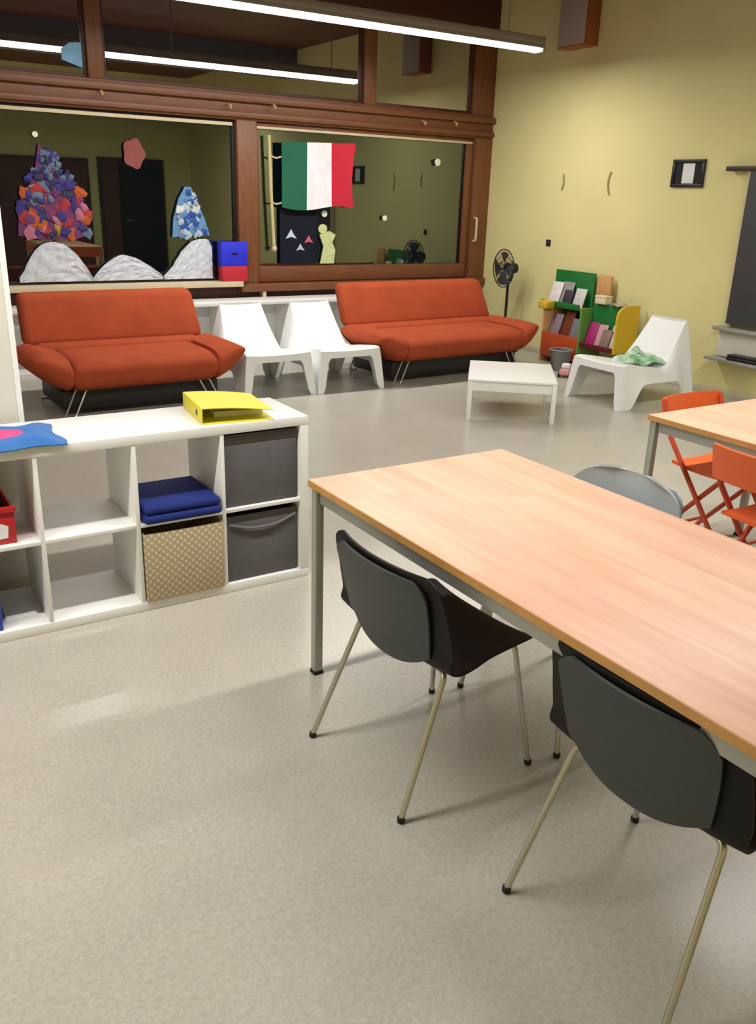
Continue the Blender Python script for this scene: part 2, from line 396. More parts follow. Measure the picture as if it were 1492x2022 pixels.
# grey felt boxes, rightmost column
def felt_box(x, z, h, label, handle):
    t = thing('storage_box', label, 'box', (x+.174, YK+.02, z), 0, 'felt storage boxes')
    a = .166; b = bm_()
    obj('front', B(-a, a, 0, .008, .0, h, bev=.003), M_fabgrey, t)
    b = bm_(); box(b, -a, a, .352, .36, 0, h); box(b, -a, -a+.006, .008, .352, 0, h); box(b, a-.006, a, .008, .352, 0, h); box(b, -a+.006, a-.006, .008, .352, 0, .006)
    obj('body', b, M_fabgrey, t)
    if handle:
        b = bm_(); tube(b, bend([(-a+.01, -.004, h-.035), (-.06, -.012, h-.062), (.06, -.012, h-.062), (a-.01, -.004, h-.03)], .05), .006, 8); obj('handle', b, mat('grey webbing', (110, 108, 112), .9), t)
    else:
        obj('hem', B(-a, a, -.003, 0, h-.035, h-.008, bev=.001), M_fabgrey, t)
    obj('inner_shade', B(-a+.006, a-.006, .008, .352, h-.02, h-.018), M_fabdark, t)  # dark sheet below the rim, shade of the box interior put into colour
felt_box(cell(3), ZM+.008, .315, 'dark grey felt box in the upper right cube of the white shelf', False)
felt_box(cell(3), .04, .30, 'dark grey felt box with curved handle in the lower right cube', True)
# dotted beige box
def dotted():
    m = mat('beige dotted card', (176, 158, 122), .8, .05, 6.)
    nt = m.node_tree; b = nt.nodes['Principled BSDF']; tc = nt.nodes.new('ShaderNodeTexCoord')
    mp = nt.nodes.new('ShaderNodeMapping'); mp.inputs['Rotation'].default_value = (0, PI/4, 0); mp.inputs['Scale'].default_value = (46, 0, 46)
    nt.links.new(tc.outputs['Object'], mp.inputs[0])
    vo = nt.nodes.new('ShaderNodeTexVoronoi'); vo.inputs['Randomness'].default_value = 0; vo.inputs['Scale'].default_value = 1
    nt.links.new(mp.outputs[0], vo.inputs['Vector'])
    r = nt.nodes.new('ShaderNodeValToRGB'); r.color_ramp.elements[0].position = .26; r.color_ramp.elements[1].position = .34
    r.color_ramp.elements[0].color = (*lin((206, 194, 168)), 1); r.color_ramp.elements[1].color = (*lin((174, 156, 124)), 1)
    nt.links.new(vo.outputs['Distance'], r.inputs[0]); nt.links.new(r.outputs[0], b.inputs['Base Color']); return m
t = thing('dotted_box', 'beige card box with white dots in the lower cube', 'box', (cell(2)+.174, YK-.012, .04))
M_dot = dotted()
obj('front', B(-.168, .168, 0, .006, 0, .30, bev=.002), M_dot, t)
b = bm_(); box(b, -.168, .168, .354, .36, 0, .30); box(b, -.168, -.163, .006, .354, 0, .30); box(b, .163, .168, .006, .354, 0, .30); box(b, -.163, .163, .006, .354, 0, .006)
obj('body', b, M_dot, t)
# navy folded cushion / mat
t = thing('folded_mat', 'navy blue folded mat lying in the upper cube above the dotted box', 'mat', (cell(2)+.174, YK-.03, ZM+.008))
for k, (dz, ins) in enumerate(((0, 0), (.037, .006))):
    b = bm_(); box(b, -.164+ins, .164-ins*.5, ins, .34, dz, dz+.037, bev=.016, seg=3)
    obj('fold', b, M_navy, t)
# left column: red crate with something white, navy item, papers, blue box
t = thing('red_crate', 'small red plastic crate at the left edge of the shelf', 'crate', (cell(0)+.155, YK+.03, ZM+.008))
a = .115; b = bm_(); box(b, -a, a, 0, .008, 0, .14, bev=.003); box(b, -a, a, .25, .258, 0, .14); box(b, -a, -a+.008, .008, .25, 0, .14); box(b, a-.008, a, .008, .25, 0, .14); box(b, -a+.008, a-.008, .008, .25, 0, .008)
obj('body', b, M_red, t); obj('rim', B(-a-.008, a+.008, -.008, .0, .125, .148, bev=.003), M_red, t)
obj('print', prism(bm_(), [(.01, .02), (.085, .025), (.09, .07), (.06, .085), (.03, .06)], -.0015, 0), M_paper, t, False)
tag(obj('navy_pouch', B(cell(0)+.14, cell(0)+.245, YK+.10, YK+.16, ZM+.022, ZM+.20, bev=.02), M_navydark), 'dark navy pouch standing in the red crate', 'pouch')
tag(obj('blue_folder', B(cell(0)+.07, cell(0)+.182, YK+.02, YK+.25, .04, .22, bev=.004), mat('blue card', (40, 70, 170), .6)), 'blue folder box at the left edge of the lower shelf row', 'box')
for k in range(3):
    tag(obj('paper_sheet', B(cell(0)+.195+.004*k, cell(0)+.325-.006*k, YK+.07+.01*k, YK+.30, .04+.006*k, .0455+.006*k), M_paper), ['lowest', 'middle', 'topmost'][k]+' paper pad of the small pile beside the blue folder', 'paper', 'papers in the lower shelf row')

# yellow ring binder on the shelf
t = thing('ring_binder', 'yellow ring binder lying on top of the white shelf', 'binder', (1.385, 3.375, HK), math.radians(-7))
bw, bd, bh = .150, .165, .068
obj('spine', B(-bw-.003, -bw, -bd, bd, 0, bh, bev=.001), M_yellow, t)
def cov(u, v): return Vector((-bw+2*bw*u, -bd+2*bd*v, bh-.026*u**2))
b = bm_(); grid(b, cov, 8, 2, .003); obj('front_cover', b, M_yellow, t)
obj('rear_cover', B(-bw, bw, -bd, bd, 0, .003), M_yellow, t)
obj('page_block', B(-bw+.07, bw-.02, -bd+.09, bd-.015, .004, .028), M_paper, t)
b = bm_()
for yy in (-.04, .04): tube(b, [(-bw+.03+.022*math.cos(a_)+.02, yy, .034+.024*math.sin(a_)) for a_ in [2*PI*k/14 for k in range(15)]], .0025, 6, False)
obj('ring_mechanism', b, M_chrome, t)
b = bm_(); tube(b, [(-bw-.0045, -.08, .034), (-bw-.003, -.08, .034)], .013, 14); obj('finger_hole', b, M_black, t)

# blue bag with pink print
def bagmat():
    m = mat('blue bag with pink print', (40, 104, 176), .55, .08, 8.)
    nt = m.node_tree; b = nt.nodes['Principled BSDF']; tc = nt.nodes.new('ShaderNodeTexCoord')
    mp = nt.nodes.new('ShaderNodeMapping'); mp.inputs['Location'].default_value = (-.02, -.03, 0); mp.inputs['Scale'].default_value = (11, 13, 0)
    nt.links.new(tc.outputs['Object'], mp.inputs[0])
    g = nt.nodes.new('ShaderNodeTexGradient'); g.gradient_type = 'SPHERICAL'; nt.links.new(mp.outputs[0], g.inputs[0])
    r = nt.nodes.new('ShaderNodeValToRGB'); r.color_ramp.elements[0].position = .12; r.color_ramp.elements[1].position = .2
    r.color_ramp.elements[0].color = (0, 0, 0, 1); r.color_ramp.elements[1].color = (1, 1, 1, 1); nt.links.new(g.outputs[0], r.inputs[0])
    mx = nt.nodes.new('ShaderNodeMix'); mx.data_type = 'RGBA'; old = b.inputs['Base Color'].links[0].from_socket
    nt.links.new(r.outputs[0], mx.inputs[0]); nt.links.new(old, mx.inputs[6]); mx.inputs[7].default_value = (*lin((214, 62, 132)), 1)
    nt.links.new(mx.outputs[2], b.inputs['Base Color']); return m
def bagfn(u, v):
    x = -.20+.40*u; y = -.16+.32*v
    y += .012*math.sin(9*u+1); x += .010*math.sin(8*v)
    e = min(1, 6*min(u, 1-u, v, 1-v))
    return Vector((x, y, .006+.02*e+.007*math.sin(14*u+5*v)*math.sin(9*v+3)*e))
b = bm_(); grid(b, bagfn, 24, 20, .004)
tag(obj('cloth_bag', b, bagmat()), 'blue cloth bag with pink print flattened on the shelf top', 'bag')
bpy.data.objects['cloth_bag'].location = (.47, 3.33, HK)

# tall cabinet behind the shelf
t = thing('tall_cabinet', 'off-white tall cabinet behind the cube shelf at the left edge', 'cabinet', (.18, 3.64, 0))
obj('body', B(-.43, .43, .02, .40, 0, 1.565, bev=.003), M_cabinet, t)
obj('door', B(-.41, -.002, 0, .02, .06, 1.545, bev=.003), M_cabinet, t); dd = obj('door', B(.002, .41, 0, .02, .06, 1.545, bev=.003), M_cabinet, t)
b = bm_(); tube(b, bend([(.03, 0, .95), (.03, -.03, .95), (.03, -.03, 1.07), (.03, 0, 1.07)], .015), .005, 8); obj('handle', b, M_steel, dd)
obj('edge_trim', B(.41, .432, -.001, .02, 0, 1.567, bev=.002), M_white, t)

# ============================================================ SOFAS (front = -y)
def sofa(label, loc, rz, hw, hs, WG=.40):
    """hw: half backrest width; hs: half seat (between seams)"""
    t = thing('sofa', label, 'sofa', loc, rz, 'rust orange sofas under the window')
    def sect(o):
        return .318+.120*o**1.3, .132-.050*o**1.3, .42-.050*o**2
    def loft(xs, name, side=0):
        b = bm_(); n = 32; rings = []
        for x, o, pinch in xs:
            zc, th, hd = sect(o); th *= (1-.28*pinch); hd *= (1-.03*pinch); ring = []
            tilt = min(o, 1)*.85*side
            for k in range(n):
                a = 2*PI*k/n; ca, sa = math.cos(a), math.sin(a)
                yy = hd*math.copysign(abs(ca)**.5, ca); zz = th*math.copysign(abs(sa)**.65, sa)
                if sa < 0: yy += .05*abs(zz)/th*(1 if yy < 0 else 0)      # underside tucks back
                ring.append(b.verts.new((x-zz*math.sin(tilt), yy-.05, zc+zz*math.cos(tilt))))
            rings.append(ring)
        for i in range(len(rings)-1):
            for k in range(n): b.faces.new((rings[i][k], rings[i][(k+1) % n], rings[i+1][(k+1) % n], rings[i+1][k]))
        b.faces.new(rings[0]); b.faces.new(rings[-1][::-1])
        return obj(name, b, M_orange, t, ang=60)
    loft([(-hs, 0, 1), (-hs+.015, 0, .4), (-hs+.05, 0, 0)]+[(-hs+.05+(2*hs-.1)*k/10, 0, 0) for k in range(1, 10)]+[(hs-.05, 0, 0), (hs-.015, 0, .4), (hs, 0, 1)], 'seat')
    for s in (-1, 1):
        xs = [(s*hs, 0, 1), (s*(hs+.015), .02, .4)]+[(s*(hs+WG*k/10), k/10, 0) for k in range(1, 11)]+[(s*(hs+WG+.022), 1.03, .9), (s*(hs+WG+.034), 1.04, 2.0)]
        loft(xs, 'arm_wing', s)
    b = bm_(); box(b, -hw+.05, hw-.05, .10, .34, .36, .475, bev=.045, seg=4); obj('lumbar_roll', b, M_orange, t)
    b = bm_(); box(b, -hw, hw, -.075, .075, 0, .42, bev=.06, seg=4)
    for v in b.verts:
        x, y, z = v.co; k = z/.42
        v.co.x = x*(1.03-.03*k); v.co.y = .33+y+.20*k; v.co.z = .445+z-.025*k
    obj('backrest', b, M_orange, t)
    obj('shade_box', B(-hs-.06, hs+.06, -.28, .38, .05, .20, bev=.01), M_black, t)  # black box added so the space under the sofa looks deeply shaded
    for sx in (-1, 1):
        for sy in (-1, 1):
            xx = sx*(hs-.10); yy = -.33 if sy < 0 else .42
            b = bm_(); tube(b, bend([(xx-.04, yy+.02, .27), (xx-.04+sx*.13, yy, .007), (xx+.04+sx*.13, yy, .007), (xx+.04, yy+.02, .27)], .015), .0075, 8)
            obj('leg', b, M_chrome, t)
    return t
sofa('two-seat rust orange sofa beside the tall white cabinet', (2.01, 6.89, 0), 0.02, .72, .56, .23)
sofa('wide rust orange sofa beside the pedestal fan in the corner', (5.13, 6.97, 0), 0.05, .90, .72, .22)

# low white shelf along the window
t = thing('low_shelf', 'low white open shelf running below the windows behind the sofas', 'shelf', (1.1, 8.16, 0))
LL, n = 5.2, 7
obj('top_board', B(0, LL, 0, .36, .57, .605, bev=.003), M_white, t); obj('bottom_board', B(0, LL, 0, .36, 0, .04), M_white, t); obj('back_panel', B(0, LL, .35, .36, .04, .57), M_white, t)
for k in range(n+1): obj('divider', B((LL-.02)*k/n, (LL-.02)*k/n+.02, 0, .35, .04, .57, bev=.002), M_white, t)

# ============================================================ WHITE MOULDED EASY CHAIRS (front = -y)
EP = [(-.42, .365, .295), (-.36, .375, .285), (-.15, .345, .265), (.05, .315, .25), (.13, .34, .245), (.22, .46, .225), (.31, .60, .205), (.375, .705, .19)]
def sstep(a, b, x): t = max(0, min(1, (x-a)/(b-a))); return t*t*(3-2*t)
def easy_chair(label, loc, rz):
    t = thing('easy_chair', label, 'chair', loc, rz, 'white moulded easy chairs')
    def top(v0, v1):
        def fn(u, v):
            y, z, hw = spline(EP, v0+(v1-v0)*v); s = u*2-1
            return Vector((s*hw, y, z-.012*(1-s*s)))
        return fn
    b = bm_(); grid(b, top(0, .60), 10, 14, .010); obj('seat', b, M_whiteplastic, t)
    b = bm_(); grid(b, top(.60, 1), 10, 12, .010); obj('backrest', b, M_whiteplastic, t)
    for s in (-1, 1):
        def side(u, v, s=s):
            y, z, hw = spline(EP, u)
            yb = -.455+.905*u
            lift = sstep(.12, .30, u)*(1-sstep(.72, .90, u))
            zb = .205*lift
            xb = .335-.01*u
            f = v**.8
            return Vector((s*(hw+(xb-hw)*f), y+(yb-y)*v, z+(zb-z)*v))
        b = bm_(); grid(b, side, 36, 8, .010); obj('side_panel', b, M_whiteplastic, t)
    def front(u, v):
        s = u*2-1; y, z, hw = EP[0]; lift = 1-sstep(.62, .86, abs(s)); zb = .30*lift
        xb = .335; f = v**.8
        return Vector((s*(hw+(xb-hw)*f), y+(-.455-y)*v*(1-.8*lift), z+(zb-z)*v-.012*(1-s*s)*(1-v)))
    b = bm_(); grid(b, front, 30, 6, .010); obj('front_panel', b, M_whiteplastic, t)
    def rear(u, v):
        s = u*2-1; y, z, hw = EP[-1]; lift = 1-sstep(.60, .86, abs(s)); zb = .42*lift
        xb = .325; f = v**.8
        return Vector((s*(hw+(xb-hw)*f), y+(.45-y)*v*(1-.4*lift), z+(zb-z)*v))
    b = bm_(); grid(b, rear, 30, 8, .010); obj('rear_panel', b, M_whiteplastic, t)
    return t
ec = easy_chair('white moulded easy chair beside the two-seat sofa', (3.17, 7.0, 0), 0)
dup(ec, (3.856, 6.97, 0), 0, 'white moulded easy chair beside the wide sofa')
dup(ec, (5.98, 5.22, 0), -PI/2-.03, 'white moulded easy chair by the yellow wall with a green cloth on its seat')

# green-white cloth on the chair
def clothfn(u, v):
    a = 2*PI*u; r = (.02+.17*v)*(1+.35*math.sin(3*a+.5)+.18*math.sin(7*a))
    return Vector((r*math.cos(a)*.8, r*math.sin(a), .045*(1-v)+.022*math.sin(5*a+6*v)*v+.012))
mg = mat('green white print cloth', (60, 150, 70), .85, .3, 14., rgb2=(224, 238, 224))
b = bm_(); grid(b, clothfn, 48, 8, .006); bmesh.ops.remove_doubles(b, verts=b.verts, dist=.0005)
cl = tag(obj('crumpled_cloth', b, mg), 'green and white crumpled cloth on the seat of the white chair', 'cloth')
cl.location = (6.04, 5.22, .345); cl.rotation_euler = (0, -.25, .4)

# ============================================================ WHITE COFFEE TABLE
t = thing('coffee_table', 'low white rectangular coffee table in the middle of the floor', 'table', (4.665, 5.325, 0), math.radians(-39))
a, b_, h = .345, .42, .33
obj('tabletop', B(-a, a, -b_, b_, h-.018, h, bev=.004), M_white, t)
for s in (-1, 1):
    obj('apron', B(-a+.02, a-.02, s*(b_-.02)-.009, s*(b_-.02)+.009, h-.09, h-.018), M_white, t); obj('apron', B(s*(a-.02)-.009, s*(a-.02)+.009, -b_+.02, b_-.02, h-.09, h-.018), M_white, t)
    for q in (-1, 1): obj('leg', B(s*(a-.02)-.018, s*(a-.02)+.018, q*(b_-.02)-.018, q*(b_-.02)+.018, 0, h-.018, bev=.003), M_white, t)

# ============================================================ ORANGE FOLDING CHAIRS (front = -y)
def fold_chair(label, loc, rz):
    t = thing('folding_chair', label, 'chair', loc, rz, 'orange folding chairs at the right table')
    def seat(u, v):
        s = u*2-1; return Vector((s*(.20-.01*v), -.20+.38*v, .445-.012*math.sin(PI*v)-.006*(1-s*s)))
    b = bm_(); grid(b, seat, 8, 10, .014); obj('seat', b, M_orangemetal, t)
    def back(u, v):
        s = u*2-1; return Vector((s*.215, .235+.035*(1-s*s)+.03*v, .60+.145*v))
    b = bm_(); grid(b, back, 10, 5, .012); obj('backrest', b, M_orangemetal, t)
    for s in (-1, 1):
        b = bm_(); tube(b, [(s*.212, .26, .735), (s*.212, .19, .56), (s*.212, -.235, .012)], .0125, 8); obj('leg', b, M_orangedark, t)
        b = bm_(); tube(b, [(s*.188, -.13, .435), (s*.188, .25, .012)], .0125, 8); obj('leg', b, M_orangedark, t)
    b = bm_(); tube(b, [(-.21, -.175, .08), (.21, -.175, .08)], .009, 8); obj('stretcher', b, M_orangedark, t)
    b = bm_(); tube(b, [(-.19, .19, .08), (.19, .19, .08)], .009, 8); obj('stretcher', b, M_orangedark, t)
    return t
fc = fold_chair('orange folding chair at the long side of the right table, cut by the frame', (3.235, 1.90, 0), PI/2)
dup(fc, (3.66, 2.52, 0), 0, 'orange folding chair at the far head of the right table')

# ============================================================ PEDESTAL FAN
t = thing('pedestal_fan', 'black pedestal fan standing in the corner behind the wide sofa', 'fan', (6.60, 7.72, 0))
b = bm_(); lathe(b, [(.17, 0), (.175, .012), (.15, .03), (.05, .05), (.02, .06)], 28); obj('base', b, M_black, t)
b = bm_(); tube(b, [(0, 0, .04), (0, 0, .80)], .016, 12); obj('pole', b, M_black, t)
b = bm_(); tube(b, [(0, .10, .92), (0, .09, .92), (0, -.02, .92), (0, -.05, .92)], [.03, .055, .055, .035], 16); hd = obj('motor', b, M_black, t)
b = bm_(); tube(b, [(0, .03, .78), (0, .03, .88)], .02, 10); obj('neck', b, M_black, t)
b = bm_()
for k in range(4):
    a0 = k*PI/2
    def bl(u, v, a0=a0):
        r = .035+.145*u; a = a0+(v-.5)*(.7+.5*u); return Vector((r*math.cos(a), -.075+.035*(v-.5), .92+r*math.sin(a)))
    bb = bm_(); grid(bb, bl, 5, 5, .003); obj('blade', bb, mat('smoky blade plastic', (70, 72, 76), .3), t)
b = bm_()
R0 = .205
def circ(r, y): return [(r*math.cos(2*PI*k/32), y, .92+r*math.sin(2*PI*k/32)) for k in range(33)]
tube(b, circ(R0, -.075), .006, 6, False)
for y in (-.12, -.03):
    tube(b, circ(.06, y), .004, 6, False); tube(b, circ(.12, y*1.0+(.012 if y < -.1 else -.008)), .003, 6, False)
    for k in range(24):
        a = 2*PI*k/24; ca, sa = math.cos(a), math.sin(a)
        tube(b, [(.03*ca, y, .92+.03*sa), (.12*ca, y+(.012 if y < -.1 else -.008), .92+.12*sa), (R0*ca, -.075, .92+R0*sa)], .0022, 4)
obj('guard', b, M_black, t)
t.rotation_euler = (0, 0, -PI/2-.1)

# ============================================================ CHILDREN'S BOOK DISPLAY (local: x along wall from far to near, -y = into room)
t = thing('book_display', 'green, yellow and orange wooden book display against the yellow wall', 'shelf', (6.88, 6.55, 0), -PI/2)
# after the turn: local +x -> world -y (towards camera), local -y -> world -x (into room)
obj('rear_board', B(-.66, -.08, -.04, -.015, .0, .95, bev=.004), M_green, t)
obj('upper_tray', B(-.66, -.08, -.21, -.04, .575, .595, bev=.003), M_lwood, t)
obj('upper_lip', B(-.66, -.08, -.225, -.21, .575, .635, bev=.003), M_green, t)
obj('side_panel', B(-.50, -.476, -.33, -.04, 0, .56, bev=.004), M_lwood, t)
obj('corner_block', B(-.56, -.42, -.36, -.24, .56, .64, bev=.012), M_ywood, t)
obj('middle_panel', B(.06, .085, -.34, -.015, 0, .62, bev=.004), mat('leaf green panel', (96, 150, 66), .5), t)
obj('lower_tray', B(-.476, .06, -.32, -.04, .24, .26, bev=.003), M_owood, t)
obj('bay_tray', B(.085, .57, -.32, -.015, .24, .26, bev=.003), mat('dark red lip', (96, 20, 24), .5), t)
obj('front_bin', B(-.476, .06, -.34, -.32, .07, .32, bev=.004), M_owood, t)
obj('bay_board', B(.085, .57, -.19, -.17, .26, .68, bev=.004), M_green, t)
obj('bay_lip', B(.085, .57, -.335, -.32, .235, .285, bev=.003), mat('dark red lip', (96, 20, 24), .5), t)
out = [(-.36, .24), (-.36, .50)]+[(-.24+.12*math.cos(a), .58+.12*math.sin(a)) for a in [PI-PI/2*k/8 for k in range(9)]]+[(-.06, .70), (-.06, .0), (-.10, .0), (-.10, .24)]
b = bm_(); prism(b, out, .57, .595)
for v in b.verts: v.co = Vector((v.co.y, v.co.x, v.co.z))
obj('end_panel', b, M_ywood, t)
obj('photo_board', B(-.02, .18, -.07, -.03, .66, .95, bev=.02), M_lwood, t)
obj('photo_post', B(.06, .10, -.06, -.03, .60, .67), M_lwood, t)
obj('base_rail', B(-.476, .56, -.06, -.03, 0, .05), M_owood, t)
def world_of(x, y, z): return (6.88+y, 6.55-x, z)
def book(x, y, z, w_, h_, th, lean, m, label, name='book', cat='book', tw=0):
    b = bm_(); box(b, -w_/2, w_/2, 0, th, 0, h_, bev=.002); o = obj(name, b, m)
    p = world_of(x, y, z); o.location = p; o.rotation_euler = (-lean, tw, -PI/2)
    return tag(o, label, cat, 'books in the display')
bk = [(-0.56, -0.15, 0.597, .16, .24, .012, 'white', (226, 224, 220), 'white covered magazine at the far end of the upper tier'),
      (-0.42, -0.13, 0.597, .17, .25, .012, 'grey', (150, 150, 152), 'grey magazine in the middle of the upper tier'),
      (-0.34, -0.17, 0.597, .13, .17, .010, 'dark', (58, 58, 62), 'small dark booklet in front on the upper tier'),
      (-0.19, -0.15, 0.597, .15, .20, .012, 'pale', (206, 208, 204), 'pale magazine at the near end of the upper tier'),
      (-0.39, -0.27, 0.262, .15, .26, .014, 'mauve', (138, 116, 128), 'mauve book at the far end of the lower bin'),
      (-0.24, -0.25, 0.262, .14, .30, .012, 'brown', (110, 52, 30), 'tall brown book in the lower bin'),
      (-0.07, -0.27, 0.262, .16, .24, .014, 'slate', (120, 122, 128), 'slate grey book at the near end of the lower bin'),
      (0.16, -0.28, 0.262, .13, .24, .016, 'magenta', (168, 38, 112), 'magenta book in the near bay'),
      (0.27, -0.27, 0.262, .15, .23, .014, 'pink', (206, 158, 164), 'pale pink book in the near bay'),
      (0.37, -0.29, 0.262, .12, .19, .012, 'taupe', (142, 118, 112), 'taupe book in the near bay'),
      (0.48, -0.27, 0.262, .14, .24, .014, 'light', (220, 214, 206), 'off-white book in the near bay next to the yellow panel')]
for x, y, z, w_, h_, th, n_, c_, lab in bk:
    book(x, y, z, w_, h_, th, .30, mat('cover '+n_, c_, .4, .12, 18.), lab)
# things on top
t = thing('cream_box', 'cream card box on top of the book display', 'box', world_of(.21, -.18, .681), -PI/2)
obj('body', B(-.07, .07, -.05, .05, 0, .06, bev=.004), mat('cream card', (226, 214, 186), .7), t); obj('lid', B(-.074, .074, -.054, .054, .06, .08, bev=.004), mat('cream card', (226, 214, 186), .7), t)
def lump(name, m, pts, label, cat):
    b = bm_()
    for (x, y, z, rx, ry, rz_) in pts:
        bmesh.ops.create_icosphere(b, subdivisions=2, radius=1, matrix=Matrix.Translation((x, y, z)) @ Matrix.Diagonal((rx, ry, rz_, 1)))
    return tag(obj(name, b, m, ang=80), label, cat)
b = bm_(); grid(b, lambda u, v: Vector((-.10+.2*u, -.05+.1*v, .03+.022*math.sin(PI*u)*math.sin(PI*v)+.008*math.sin(9*u+4*v))), 14, 10, .012)
o = tag(obj('folded_cloth', b, mat('grey beige cloth', (170, 160, 140), .9, .1)), 'grey beige folded cloth on top of the book display', 'cloth'); o.location = world_of(.45, -.18, .663); o.rotation_euler = (0, 0, -PI/2)
# grey basket on the floor below
t = thing('toy_basket', 'grey basket standing on the floor in front of the book display', 'basket', (6.36, 6.52, 0))
b = bm_(); lathe(b, [(.085, 0), (.10, .10), (.115, .21), (.105, .21), (.09, .02)], 20); obj('body', b, mat('grey weave', (120, 118, 116), .9, .25, 60., .5, 80.), t)
b = bm_(); tube(b, [(.112*math.cos(2*PI*k/20), .112*math.sin(2*PI*k/20), .21) for k in range(21)], .008, 6, False); obj('rim', b, mat('grey rim', (150, 148, 146), .9), t)
t = thing('toy_car', 'small pink and white toy on the floor by the basket', 'toy', (6.16, 6.22, 0), .6)
obj('body', B(-.09, .09, -.05, .05, .025, .085, bev=.015), mat('pink plastic', (214, 150, 150), .4), t); obj('cabin', B(-.04, .05, -.042, .042, .085, .13, bev=.014), M_paper, t)
for sx in (-.055, .055):
    for sy in (-.052, .052):
        b = bm_(); tube(b, [(sx, sy-.01, .028), (sx, sy+.01, .028)], .028, 14); obj('wheel', b, M_black, t)

# ============================================================ RIGHT WALL THINGS
t = thing('picture_frame', 'small black picture frame with white centre on the yellow wall', 'picture', (XW-.001, 5.67, 1.92), -PI/2)
b = bm_(); 
for (x0_, x1_, z0_, z1_) in ((-.18, .18, .09, .12), (-.18, .18, -.12, -.09), (-.18, -.15, -.09, .09), (.15, .18, -.09, .09)): box(b, x0_, x1_, -.022, 0, z0_, z1_, bev=.003)
obj('frame', b, M_black, t); obj('mount', B(-.15, .15, -.010, 0, -.09, .09), mat('black mount', (26, 25, 26), .8), t); obj('print', B(-.062, .068, -.012, -.010, -.085, .085), M_paper, t)
t = thing('loudspeaker', 'grey fronted loudspeaker in brown wood case high on the yellow wall', 'speaker', (XW-.002, 7.20, 3.10), -PI/2)
obj('case', B(-.20, .20, -.17, 0, 0, .50, bev=.005), mat('chestnut case', (150, 84, 40), .5, .1, 5.), t); obj('grille', B(-.185, .185, -.182, -.17, .015, .485, bev=.004), mat('grey grille cloth', (168, 160, 152), .9, .08, 60.), t)
# dark board with tray
t = thing('wall_board', 'dark grey wall board with rail and white tray at the right edge', 'board', (XW-.002, 4.97, 0), -PI/2)
obj('panel', B(.0, 1.3, -.075, -.02, .66, 1.93, bev=.004), mat('slate board', (64, 66, 68), .6, .05, 5.), t)
obj('top_rail', B(-.24, 1.3, -.09, -.02, 1.935, 1.975, bev=.006), mat('dark bronze rail', (66, 58, 44), .5, metal=.3), t)
obj('edge_strip', B(-.018, .0, -.07, -.02, .66, 1.93), M_sill, t)
obj('pen_tray', B(-.09, 1.3, -.13, -.02, .60, .632, bev=.004), M_steelpaint, t)
obj('lower_panel', B(-.06, 1.3, -.06, -.02, .37, .60, bev=.003), M_cabinet, t)
obj('lower_shelf', B(-.10, 1.3, -.17, -.02, .335, .36, bev=.004), M_steelpaint, t)
obj('bracket', B(-.01, .02, -.02, 0, .40, 1.90), M_steel, t)
t = thing('black_case', 'flat black case lying on the shelf under the wall board', 'case', (XW-.12, 4.72, .361), -PI/2)
obj('body', B(-.12, .22, -.045, .06, 0, .03, bev=.008), M_black, t); obj('lid', B(-.12, .22, -.04, .055, .030, .05, bev=.008), M_black, t)
t = thing('wall_socket', 'small dark socket on the yellow wall above the book display', 'socket', (XW-.001, 7.44, 1.21), -PI/2)
obj('plate', B(-.035, .035, -.008, 0, -.035, .035, bev=.004), M_black, t); b = bm_(); tube(b, [(0, -.012, 0), (0, -.006, 0)], .02, 14); obj('button', b, mat('dark grey', (52, 50, 48), .5), t)
M_scuff = mat('peeled tape', (150, 142, 96), .8, .2, 30.)
for k, (yy, zz, hh, dx) in enumerate(((7.31, 1.84, .16, .02), (6.62, 1.83, .22, -.03))):
    b = bm_(); grid(b, lambda u, v: Vector((-.012+.024*u+dx*math.sin(3*v), -.004-.006*math.sin(PI*u), -hh/2+hh*v)), 3, 10, .002)
    o = tag(obj('tape_strip', b, M_scuff), ['short', 'long'][k]+' torn strip of tape left on the yellow wall', 'tape', 'tape remains on the yellow wall'); o.location = (XW-.002, yy, zz); o.rotation_euler = (0, 0, -PI/2)

# ============================================================ WINDOW DECORATIONS
YG = YB-.008    # inside of the glass line
def mountain(name, pts, label):
    # outline top from list of (x,z); base flat; crinkled surface
    xs0, xs1 = pts[0][0], pts[-1][0]; zb = .80
    def topz(x):
        for (xa, za), (xb, zb_) in zip(pts, pts[1:]):
            if xa <= x <= xb: return za+(zb_-za)*(x-xa)/(xb-xa)
        return pts[-1][1]
    def fn(u, v):
        x = xs0+(xs1-xs0)*u; z = zb+(topz(x)-zb)*v
        return Vector((x-(xs0+xs1)/2+(random.uniform(-.006, .006) if 0 < u < 1 else 0), -.002-random.random()*.016, z-zb))
    b = bm_(); grid(b, fn, 16, 9, .003)
    o = tag(obj(name, b, M_crink, smooth=False), label, 'decoration', 'white paper mountains on the window'); o.location = ((xs0+xs1)/2, YG+.0, zb)
mountain('paper_mountain', [(1.54, .84), (1.60, .93), (1.68, 1.06), (1.76, 1.14), (1.86, 1.16), (1.97, 1.13), (2.08, 1.03), (2.16, .91), (2.20, .83)], 'crinkled white paper mountain below the colourful paper tree')
mountain('paper_mountain', [(2.20, .825), (2.30, .93), (2.42, 1.02), (2.50, 1.04), (2.62, 1.01), (2.76, .93), (2.88, .835)], 'low white paper mountain between the two paper trees')
mountain('paper_mountain', [(2.89, .835), (2.98, .92), (3.07, 1.05), (3.16, 1.14), (3.24, 1.18), (3.34, 1.185), (3.39, 1.17), (3.405, 1.1)], 'white paper mountain next to the blue and red box')
